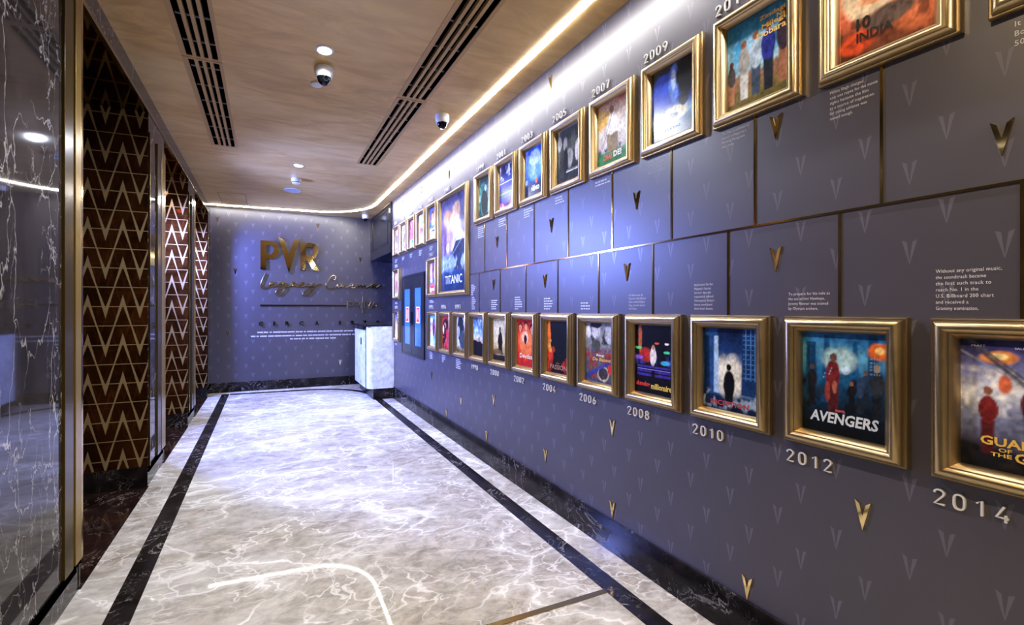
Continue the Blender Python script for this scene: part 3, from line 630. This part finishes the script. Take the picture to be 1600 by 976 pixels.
          [('e', .3, .7, .28, .22, '#2c4cc8', .5), ('e', .55, .72, .13, .24, '#5a80d8', .5), ('e', .54, .78, .06, .14, '#b0c8f0', .6), ('e', .86, .78, .26, .3, '#161a1e', .6), ('e', .55, .3, .3, .1, '#d8d4b8', .8), ('e', .78, .46, .12, .1, '#20262c', .4), ('e', .24, .36, .1, .06, '#20282e', .4), ('e', .53, .28, .12, .04, '#1c2024', .5), ('n', 0, .2, 9, '#27404a', .7)]),
 '2011': ([(0, '#5c5630'), (.14, '#7a6a3e'), (.24, '#8a6448'), (.36, '#90705a'), (.4, '#9cc4d4'), (.6, '#4fa0cc'), (.85, '#2a82b8'), (1, '#155a88')],
          [('n', .36, .8, 5, '#a8d0e4', .6)] + fig(.08, .06, .52, '#4a4448', '#b07a5c', '#6a3a2a') + fig(.3, .08, .68, '#9a9a98', '#c8cccc') + fig(.5, .08, .72, '#a8bcd0', '#3a4a60') + fig(.7, .08, .76, '#27308a', '#1c2430') + fig(.94, .1, .78, '#33283a', '#9a6850', '#5a3a30')),
 '2013': ([(0, '#4a2a20'), (.2, '#8c4a34'), (.4, '#c8654a'), (.7, '#d8a484'), (1, '#5c4a40')], [('e', .2, .14, .2, .1, '#d8502c', .7), ('e', .85, .45, .3, .4, '#d07048', .8), ('e', .35, .55, .3, .22, '#e0c8a8', .5), ('e', .55, .5, .35, .07, '#d89468', .5), ('e', .55, .28, .25, .1, '#5a4a44', .7), ('n', .1, .4, 9, '#3a2420', .7), ('e', .35, .8, .18, .12, '#a8704e', .5)]),
 '2015': ([(0, '#3a2a1a'), (.5, '#7a5a34'), (1, '#a08050')], [('n', 0, 1, 6, '#c8a060', .7)]),
}
# title lettering: (text, x0, x1, y0, y1, colour, bold, shear)
TITLES = {
 '2014': [('GUARDIANS', .16, .97, .185, .255, '#d8b054', .03, 0), ('OF', .3, .4, .145, .175, '#d8b054', .02, 0), ('THE', .24, .4, .105, .135, '#d8b054', .02, 0), ('GALAXY', .42, .97, .085, .16, '#d8b054', .03, 0), ('PRATT', .09, .2, .945, .96, '#c8c8dc', 0, 0), ('SALDANA', .42, .58, .935, .95, '#c8c8dc', 0, 0), ('COOPER', .75, .9, .93, .945, '#c8c8dc', 0, 0)],
 '2012': [('AVENGERS', .1, .93, .105, .215, '#c4ccd4', .03, .15), ('MARVEL', .43, .55, .225, .25, '#d86068', .02, 0)],
 '2010': [('INCEPTION', .15, .86, .055, .115, '#a8383a', .025, 0)],
 '2008': [('slumdog', .04, .42, .08, .17, '#d83a26', .03, 0), ('millionaire', .45, .98, .075, .16, '#d8b84a', .03, 0)],
 '2006': [('Rang', .42, .7, .43, .48, '#e8e0d0', .02, .2), ('De Basanti', .28, .97, .36, .42, '#d8a848', .02, .2)],
 '2004': [('THE', .42, .58, .175, .2, '#a87858', 0, 0), ('PASSION', .14, .92, .07, .16, '#b08868', 0, 0)],
 '2002': [('Devdas', .15, .88, .17, .27, '#ecd8b8', .01, 0)],
 '2000': [('GLADIATOR', .25, .85, .13, .16, '#c8c0a8', 0, 0)],
 'big': [('TITANIC', .16, .84, .075, .165, '#d8dce4', .01, 0)],
 '2001': [('DIL CHAHTA HAI', .06, .97, .03, .09, '#3a2c50', .03, 0)],
 '2003': [('FINDING', .4, .56, .19, .215, '#e8eef4', .01, 0), ('NEMO', .36, .8, .09, .185, '#e8eef4', .05, 0)],
 '2005': [('MILLION DOLLAR BABY', .45, .96, .185, .205, '#b8b4ac', 0, 0)],
 '2007': [('CHAK', .2, .52, .06, .16, '#d8502c', .03, 0), ('DE!', .54, .8, .07, .165, '#f0ece4', .03, 0)],
 '2009': [('AVATAR', .3, .72, .095, .135, '#9ac4dc', 0, 0)],
 '2011': [('Zindagi', .56, .97, .865, .925, '#d8a450', .02, 0), ('Na', .84, .97, .815, .865, '#e0b860', .02, 0), ('Milegi', .6, .97, .755, .825, '#e0b860', .02, 0), ('Dobara', .52, .98, .68, .75, '#e0b860', .02, 0)],
 '2013': [('10', .2, .36, .24, .36, '#1c1614', .03, 0), ('INDIA', .2, .6, .13, .22, '#241a18', .03, 0)],
}
def wall_at(y, z): return (XR, y, z)
def picture(key, y, z, label, big=False):
    r = empty('picture_frame', wall_at(y, z), -PI / 2, label, 'picture frame', 'gold picture frames on the right wall')
    Wd, Ht, me = (.797, 1.121, MOULD_BIG) if big else (FW, FH, MOULD)
    link('frame_moulding', me, [], r)
    Wp, Hp = Wd - .112, Ht - .112
    p = poster(r, Wp, Hp, ART[key], 1.6 if big else 1.)
    for s_, x0, x1, y0, y1, c_, bo, sh in TITLES.get(key, []):
        Wv, Hv = Wp - .004, Hp - .004
        link('title_lettering', fit(text_mesh(s_, bo, 0, sh), (x0 - .5) * Wv, (x1 - .5) * Wv, (y0 - .5) * Hv, (y1 - .5) * Hv, (-.0095, 0)), ink(c_), p)
    return r
DIG = {'1': [[(.12, .78), (.36, 1), (.36, 0)]], '2': [[(.03, .76), (.06, .9), (.16, .98), (.27, 1), (.39, .98), (.49, .89), (.51, .75), (.45, .6), (.03, 0), (.53, 0)]],
 '3': [[(.04, .9), (.16, .99), (.28, 1), (.42, .95), (.5, .84), (.5, .68), (.4, .56), (.22, .53), (.4, .5), (.52, .38), (.52, .2), (.44, .06), (.28, 0), (.14, .02), (.02, .12)]],
 '4': [[(.36, 1), (.02, .26), (.54, .26)], [(.42, .45), (.42, 0)]], '5': [[(.49, 1), (.08, 1), (.06, .55), (.2, .62), (.34, .62), (.48, .52), (.53, .34), (.48, .12), (.34, .01), (.2, 0), (.03, .1)]],
 '6': [[(.36, 1), (.1, .5), (.03, .3), (.06, .12), (.18, .01), (.28, 0), (.42, .04), (.52, .18), (.52, .36), (.42, .52), (.28, .56), (.14, .5)]], '7': [[(.02, 1), (.53, 1), (.2, 0)]]}
DIG['9'] = [[(.55 - x, 1 - z) for x, z in DIG['6'][0]]]
DIG['0'] = [[(.275 + .25 * (abs(math.cos(t)) ** .8) * math.copysign(1, math.cos(t)), .5 + .5 * (abs(math.sin(t)) ** .6) * math.copysign(1, math.sin(t))) for t in [2 * PI * i / 20 for i in range(21)]]]
DIG['8'] = [[(.275 + .21 * math.cos(t), .77 + .23 * math.sin(t)) for t in [2 * PI * i / 14 for i in range(15)]], [(.275 + .25 * math.cos(t), .27 + .27 * math.sin(t)) for t in [2 * PI * i / 14 for i in range(15)]]]
DIGM = {}
def digit(ch):
    if ch not in DIGM:
        b = B()
        for l in DIG[ch]: ribbon(b, [(x * .042 , z * .042) for x, z in l], .0023, .0005, .0085)
        bmesh.ops.rotate(b, verts=b.verts, matrix=Matrix.Rotation(PI / 2, 3, 'X')); bmesh.ops.recalc_face_normals(b, faces=b.faces)
        me = bpy.data.meshes.new('numeral'); b.to_mesh(me); b.free(); me.materials.append(M['numeral_white']); DIGM[ch] = me
    return DIGM[ch]
def year(s_, y, z, label):                              # y = far (left) end of the numerals, z = lower edge
    r = empty('year_numerals', wall_at(y, z), -PI / 2, label, 'year sign', 'raised white year numerals')
    for i, ch in enumerate(s_):
        link('numeral', digit(ch), [], r, (i * .0405, 0, 0))
def caption(lines, y, z, wd, label, up=False, pitch=.0183):   # z = top edge, or lower edge when up
    h = pitch * len(lines); zt = z + h if up else z
    me = None; b = B()
    longest = max(len(l) for l in lines)
    for i, l in enumerate(lines):
        zl = zt - (i + 1) * pitch + pitch * .28
        if l[0] == '-':                                 # words too small to read
            x = 0.
            for q in range(int(l[1:])):
                ww = random.uniform(.012, .03); box(b, x, x + ww, -.0008, .0005, zl - z, zl - z + pitch * .42); x += ww + .006
            continue
        t = text_mesh(l, 0., 0., 0., 1.06); n = len(t.vertices); c_ = np.empty(n * 3); t.vertices.foreach_get('co', c_); c_ = c_.reshape(-1, 3)
        sc = pitch * .80; kx = min(1.7 * sc, wd * len(l) / longest * 1.02 / max(c_[:, 0].max(), 1e-4))
        c_[:, 0] *= kx; c_[:, 2] = c_[:, 2] * sc + zl - z; c_[:, 1] = -.0008
        t.vertices.foreach_set('co', c_.ravel()); b.from_mesh(t); bpy.data.meshes.remove(t)
    me = bpy.data.meshes.new('wall_caption'); b.to_mesh(me); b.free()
    o = link('wall_caption', me, 'print_white', None, wall_at(y, z), -PI / 2)
    tag(o, label, 'caption', 'printed white captions on the right wall')

LOW = [('2014', 'gold title over red and lavender'), ('2012', 'blue city poster with silver slanted title'), ('2010', 'dark blue towers poster with red title'),
       ('2008', 'black poster with coloured lights'), ('2006', 'grey and rust collage poster with yellow title'), ('2004', 'black and fiery orange poster'),
       ('2002', 'bright red poster with cream title'), ('2000', 'pale ochre poster with dark standing shape'), ('1998', 'pale blue poster over a black lower third'),
       ('1997', 'grey and black poster with yellow foot'), ('1996', 'crimson poster with dark shapes'), ('1995', 'light blue and pink poster')]
CAP = {'2014': (['Without any original music,', 'the soundtrack became', 'the first such track to', 'reach No. 1 in the', 'U.S. Billboard 200 chart', 'and received a', 'Grammy nomination.'], .126),
       '2012': (['To prepare for his role as', 'the ace archer Hawkeye,', 'Jeremy Renner was trained', 'by Olympic archers.'], .132),
       '2010': (["Bond movie 'On Her", "Majesty's Secret", "Service' was the", 'inspiration behind', "Christopher Nolan's", 'famous snow-based', 'third level dream.'], .098),
       '2008': (['A. R. Rahman won the', 'Oscars for Best Original', 'Score and Best Original', 'Song, the latter shared', 'with Gulzar.'], .115),
       '2006': (['-3', '-4', '-4'], .1), '2004': (['-3', '-4', '-4', '-4', '-3'], .1), '2002': (['-3', '-4', '-4', '-4', '-4', '-2'], .1), '2000': (['-4', '-4', '-4', '-3', '-3'], .1), '1998': (['-2', '-3', '-3', '-3', '-2', '-3', '-3'], .1),
       '1997': (['-4', '-4', '-5', '-4', '-5', '-4'], .1), '1996': (['-4', '-3', '-4', '-3', '-2'], .1), '1995': (['-4', '-4', '-4', '-3', '-4'], .1)}
for k, (yr, d) in enumerate(LOW):
    yc = LOWC + PITCH * k; far = yc + FW / 2
    picture(yr, yc, 1.138, f'lower row gold frame, {d}, beside the {yr} numerals')
    n3 = yr in ('1995', '1996', '1997')
    year(yr, far - .002, 1.402 if n3 else .823, f'raised white numerals {yr} {"above" if n3 else "below"} the lower row frame')
    ln, wd = CAP[yr]
    if n3: caption(ln, far - .02, .885, wd, f'small white caption below the lower row frame marked {yr}')
    else: caption(ln, far - .004, 1.392, wd, f'small white caption above the lower row frame marked {yr}', up=True)
UP = [('2015', 'ochre poster cut off at the picture corner', -1), ('2013', 'orange and sand poster with black number', 0), ('2011', 'sky blue poster with five figures', 1), ('2009', 'deep blue poster with grey foot', 2),
      ('2007', 'cream poster with green foot', 3), ('2005', 'charcoal grey poster with pale patches', 4), ('2003', 'bright sea blue poster with white title', 5), ('2001', 'indigo banded poster with white clusters', 6), ('1999', 'green poster with dark centre', 7)]
CAPU = {'2015': (['It featured in Guinness', 'Book of World Records for', '50,000 square feet poster'], .2), '2013': (['Milkha Singh charged', 'only one rupee for the movie', 'rights because the film', 'as a source of inspiration', 'for young athletes was', 'reward enough.'], .13),
        '2011': (['The film is enlisted in', 'Spanish colleges as a', 'Marketing Management', 'case study.'], .115), '2009': (["The Na'vi language was", 'created from scratch for', 'the movie with about 1000', 'words in its vocabulary.'], .115),
        '2007': (['-4', '-5'], .1), '2005': (['-3', '-3', '-4'], .1), '2003': (['-4', '-4', '-3', '-4'], .1), '2001': (['-4', '-4', '-4', '-4'], .1), '1999': (['-4', '-4', '-4', '-4', '-4', '-4'], .1)}
for yr, d, k in UP:
    yc = UPC + PITCH * k; far = yc + FW / 2
    picture(yr, yc, 2.424, f'upper row gold frame, {d}, below the {yr} numerals' if k >= 1 else f'upper row gold frame, {d}')
    year(yr, far - .002, 2.692, f'raised white numerals {yr} above the upper row frame')
    ln, wd = CAPU[yr]
    caption(ln, far - (.025 if k != -1 else .04), 2.172, wd, f'small white caption below the upper row frame marked {yr}', pitch=.0183 if k != -1 else .026)
for key, yr, yc, d in (('f5', '1993', 4.957, 'orange ovals over blue band, next to the tallest frame'), ('f4', '1992', 5.36, 'white poster with green top'), ('f3', '1989', 5.755, 'magenta poster with white foot, middle of five'), ('f2', '1984', 6.14, 'cream poster with scattered red and black'), ('f1', '1981', 6.52, 'pink and lilac poster at the far wall end')):
    picture(key, yc, 2.43, f'small upper far frame, {d}')
    year(yr, yc + FW / 2 - .002, 2.70, f'raised white numerals {yr} above the far upper frame')
    caption(['-4', '-4', '-3'] if key != 'f4' else ['-5', '-4', '-4', '-3'], yc + FW / 2 - .03, 2.165, .1, f'small white caption below the far upper frame marked {yr}')
picture('big', 4.341, 2.099, 'tallest gold frame, holding a mauve and navy poster', big=True)
year('1997', 4.60, 2.692, 'raised white numerals 1997 above the tallest gold frame')
caption(['-2', '-3', '-3', '-3', '-2', '-2'], 3.91, 1.64, .06, 'narrow white caption right of the tallest gold frame, upper one')
for key, yr, yc, zc, d, lb in (('sm', '1987', 4.957, 1.772, 'middle row frame with purple and red poster, beside the tallest frame', 'left of the tallest frame'), ('m1', '1986', 6.52, 1.772, 'middle row frame with wine red poster, left of the black cabinet', 'above the wine red poster'), ('m2', '1991', 6.52, 1.138, 'lower frame with violet and white poster, beside the counter', 'above the violet poster')):
    picture(key, yc, zc, d)
    year(yr, yc + FW / 2 - .03, zc + .265, f'small raised white numerals {yr} {lb}')
    caption(['-4', '-5'], yc + FW / 2 - .03, zc - .262, .1, f'small white caption under the frame marked {yr}')

# ------------------------------------------------------------------ brass V emblems
EMB = [(-.22, .5), (-.09, .39), (0, .0), (.09, .39), (.22, .5), (0, -.5)]
def emblem_mesh(h, t):
    b = prism(B(), [(x * h, z * h) for x, z in EMB], -t, .0005); bmesh.ops.recalc_face_normals(b, faces=b.faces)
    me = bpy.data.meshes.new('wall_emblem'); b.to_mesh(me); b.free(); me.materials.append(M['mirror_gold']); return me
EM = emblem_mesh(.098, .006); EMK = emblem_mesh(.11, .006)
for y, z, l in [(2.602, 2.989, 'near the ceiling above the upper 2003 frame'), (4.471, 2.872, 'near the ceiling above the tallest frame'), (5.40, 2.93, 'near the ceiling above the white and green poster'), (6.25, 2.94, 'near the ceiling at the far end of the wall'),
                (1.118, 2.112, 'just under the upper 2011 frame'), (.541, 1.863, 'beside the right picture edge, below the upper row'), (1.824, 1.985, 'under the upper 2009 frame'), (2.595, 1.985, 'under the upper 2005 frame'), (3.384, 1.979, 'under the upper 2001 frame'),
                (1.118, 1.594, 'above the 2012 caption, right of the brass line'), (1.893, 1.604, 'above the 2008 caption'), (2.672, 1.6, 'above the 2004 caption'), (3.443, 1.611, 'above the 2000 caption'),
                (2.003, .715, 'below the 2006 and 2008 numerals, upper of two'), (2.664, .35, 'low on the wall below the 2002 numerals'), (2.003, .243, 'resting on the baseboard below 2006 and 2008'), (.844, .709, 'below the 2012 and 2014 numerals'),
                (1.229, .243, 'resting on the baseboard nearest the viewer'), (3.443, .594, 'below the 2000 numerals'), (5.016, .593, 'low between black cabinet and 1995 frame'), (4.145, .453, 'low below the 1997 caption'), (4.545, .243, 'resting on the baseboard farthest away'), (3.58, .243, 'resting on the baseboard below 1998 and 2000')]:
    o = link('wall_emblem', EM, [], None, wall_at(y, z), -PI / 2); tag(o, 'small brass V emblem ' + l, 'emblem', 'brass V emblems')
for x, z, l in [(-.756, 2.893, 'top left of the back wall'), (.864, 2.889, 'top of the back wall above the big letters'), (1.632, 2.315, 'on the back wall right of the big letters'), (-.486, 2.035, 'on the back wall left of the script'), (-.597, .99, 'on the back wall left of the printed lines'), (1.258, .416, 'low on the back wall before the counter')]:
    o = link('wall_emblem', EMK, [], None, (x, YB, z), 0); tag(o, 'small brass V emblem ' + l, 'emblem', 'brass V emblems')

# ------------------------------------------------------------------ lettering on the back wall
YF = YB
def onback(name, x, z, label, cat): return empty(name, (x, YF, z), 0, label, cat)
def rel(l, x, z): return [(a - x, b_ - z) for a, b_ in l]
r = onback('logo_letters', .39, 2.02, 'three large mirror gold capital letters high on the back wall', 'wall lettering')
P_ = [(-.092, 2.581), (.068, 2.581), (.13, 2.568), (.186, 2.521), (.212, 2.44), (.196, 2.365), (.144, 2.295), (.082, 2.265), (-.004, 2.265), (-.004, 2.084), (-.092, 2.084)]
PC = [(-.004, 2.506), (.061, 2.506), (.11, 2.479), (.127, 2.436), (.11, 2.383), (.068, 2.342), (-.004, 2.342)]
V_ = [(.189, 2.662), (.249, 2.629), (.291, 2.601), (.368, 2.343), (.446, 2.607), (.547, 2.658), (.372, 2.024)]
R_ = [(.561, 2.581), (.743, 2.583), (.817, 2.563), (.865, 2.496), (.865, 2.419), (.824, 2.333), (.765, 2.284), (.883, 2.086), (.78, 2.086), (.67, 2.272), (.648, 2.272), (.648, 2.086), (.561, 2.086)]
RC = [(.652, 2.495), (.736, 2.495), (.78, 2.469), (.787, 2.416), (.758, 2.361), (.706, 2.338), (.652, 2.338)]
for o_, h in ((P_, [PC]), (V_, []), (R_, [RC])):
    obj('letter', prism(B(), rel(o_, .39, 2.02), -.04, -.012, [rel(q, .39, 2.02) for q in h]), 'mirror_gold', r)
b = B()
for x, z in ((-.05, 2.2), (.37, 2.2), (.6, 2.2), (.8, 2.15), (.1, 2.54), (.75, 2.54)): box(b, x - .39 - .008, x - .39 + .008, -.013, -.001, z - 2.02 - .008, z - 2.02 + .008)
obj('standoff', b, 'dark_bronze', r)
LEG = [(-.004, 2.016), (-.036, 1.953), (-.068, 1.876), (-.084, 1.814), (-.08, 1.773), (-.055, 1.759), (-.01, 1.774), (.028, 1.795), (.06, 1.817), (.096, 1.835), (.119, 1.863), (.099, 1.876), (.073, 1.856), (.06, 1.82), (.073, 1.796), (.112, 1.797), (.158, 1.812), (.207, 1.83), (.249, 1.855), (.292, 1.862), (.249, 1.868), (.21, 1.835), (.21, 1.799), (.249, 1.807), (.302, 1.85), (.325, 1.84), (.315, 1.787), (.289, 1.723), (.236, 1.666), (.184, 1.645), (.158, 1.665), (.161, 1.7), (.19, 1.739), (.256, 1.768), (.322, 1.787), (.388, 1.809), (.421, 1.828), (.455, 1.86), (.475, 1.862), (.441, 1.87), (.415, 1.835), (.421, 1.808), (.455, 1.82), (.485, 1.86), (.482, 1.818), (.508, 1.798), (.549, 1.816), (.59, 1.846), (.62, 1.853), (.61, 1.870), (.576, 1.862), (.549, 1.827), (.562, 1.795), (.61, 1.796), (.665, 1.819), (.699, 1.851), (.692, 1.808), (.712, 1.794), (.761, 1.817), (.799, 1.86), (.788, 1.81), (.754, 1.731), (.692, 1.665), (.63, 1.639), (.607, 1.657), (.63, 1.7), (.706, 1.751), (.795, 1.796), (.872, 1.837), (.928, 1.846)]
CIN = [(1.144, 1.931), (1.172, 1.957), (1.169, 2.001), (1.133, 2.011), (1.083, 1.977), (1.033, 1.902), (1.009, 1.829), (1.019, 1.786), (1.062, 1.761), (1.119, 1.776), (1.176, 1.81), (1.212, 1.852), (1.219, 1.804), (1.248, 1.805), (1.28, 1.844), (1.291, 1.805), (1.328, 1.846), (1.346, 1.835), (1.36, 1.792), (1.415, 1.808), (1.452, 1.823), (1.493, 1.86), (1.474, 1.876), (1.445, 1.835), (1.467, 1.794), (1.511, 1.795), (1.548, 1.806), (1.582, 1.851), (1.597, 1.805), (1.638, 1.852), (1.656, 1.805), (1.70, 1.848), (1.735, 1.796), (1.781, 1.818), (1.827, 1.831), (1.872, 1.868), (1.895, 1.858), (1.849, 1.84), (1.842, 1.806), (1.888, 1.82), (1.914, 1.86), (1.918, 1.805), (1.957, 1.818), (1.992, 1.853)]
r = onback('script_lettering', .95, 1.64, 'two handwritten gold script words below the large letters', 'wall lettering')
for wd in (LEG, CIN):
    b = tube(B(), [(x - .95, -.026, z - 1.64) for x, z in smooth_path(wd, 3)], .0125, 6, 1.0); obj('word', b, 'mirror_gold', r, smooth=True)
tag(obj('wall_rule', box(B(), -.735, .735, -.022, -.008, -.012, .012, bev=.003), 'dark_bronze', loc=(.637, YF, 1.464)), 'long thin dark gold bar under the script words', 'wall lettering')
r = onback('thin_lettering', 1.675, 1.40, 'small thin gold capital word at the right end of the gold bar', 'wall lettering')
def strokes(name, lines, wd=.0085):
    b = B()
    for l in lines: tube(b, [(x - 1.675, -.018, z - 1.40) for x, z in l], wd, 4, 1.4)
    obj(name, b, 'frame_gold', r)
strokes('letter', [[(1.396, 1.41), (1.396, 1.53)], [(1.39, 1.53), (1.465, 1.53), (1.496, 1.515), (1.498, 1.475), (1.466, 1.458), (1.414, 1.456)]])
strokes('letter', [[(1.529, 1.53), (1.59, 1.53), (1.614, 1.515), (1.614, 1.476), (1.59, 1.46), (1.529, 1.46)], [(1.57, 1.46), (1.614, 1.41)]])
strokes('letter', [[(1.643, 1.53), (1.643, 1.41)], [(1.673, 1.629), (1.673, 1.324)], [(1.703, 1.53), (1.703, 1.41)]])
strokes('letter', [[(1.737, 1.53), (1.787, 1.46)], [(1.831, 1.53), (1.787, 1.46), (1.787, 1.41)]])
strokes('letter', [[(1.831, 1.413), (1.893, 1.534), (1.96, 1.413)], [(1.856, 1.455), (1.934, 1.455)]])
r = onback('spaced_lettering', .95, 1.11, 'row of widely spaced dark bronze capitals and numerals below the bar', 'wall lettering')
for ch, x in zip('CIRCA1970', (-.085, .127, .345, .58, .845, 1.25, 1.475, 1.71, 1.95)):
    hw = .014 if ch in 'I1' else .033
    link('letter', fit(text_mesh(ch, .012, .1), x - hw - .95, x + hw - .95, .003, .073, (-.03, .022)), 'dark_bronze', r)
r = onback('wall_caption', .8, .92, 'three lines of tiny white print low on the back wall', 'caption')
for i, (x0, x1, z) in enumerate(((-.14, 1.9, .985), (-.24, 1.9, .918), (.39, 1.2, .86))):
    x = x0; b = B()
    while x < x1:
        ww = random.uniform(.03, .11); q = 0.
        while q < ww: box(b, x + q - .8, x + q + .014 - .8, -.001, .0005, z - .92, z - .92 + .022); q += .018
        x += ww + .022
    obj('text_line', b, 'print_white', r)
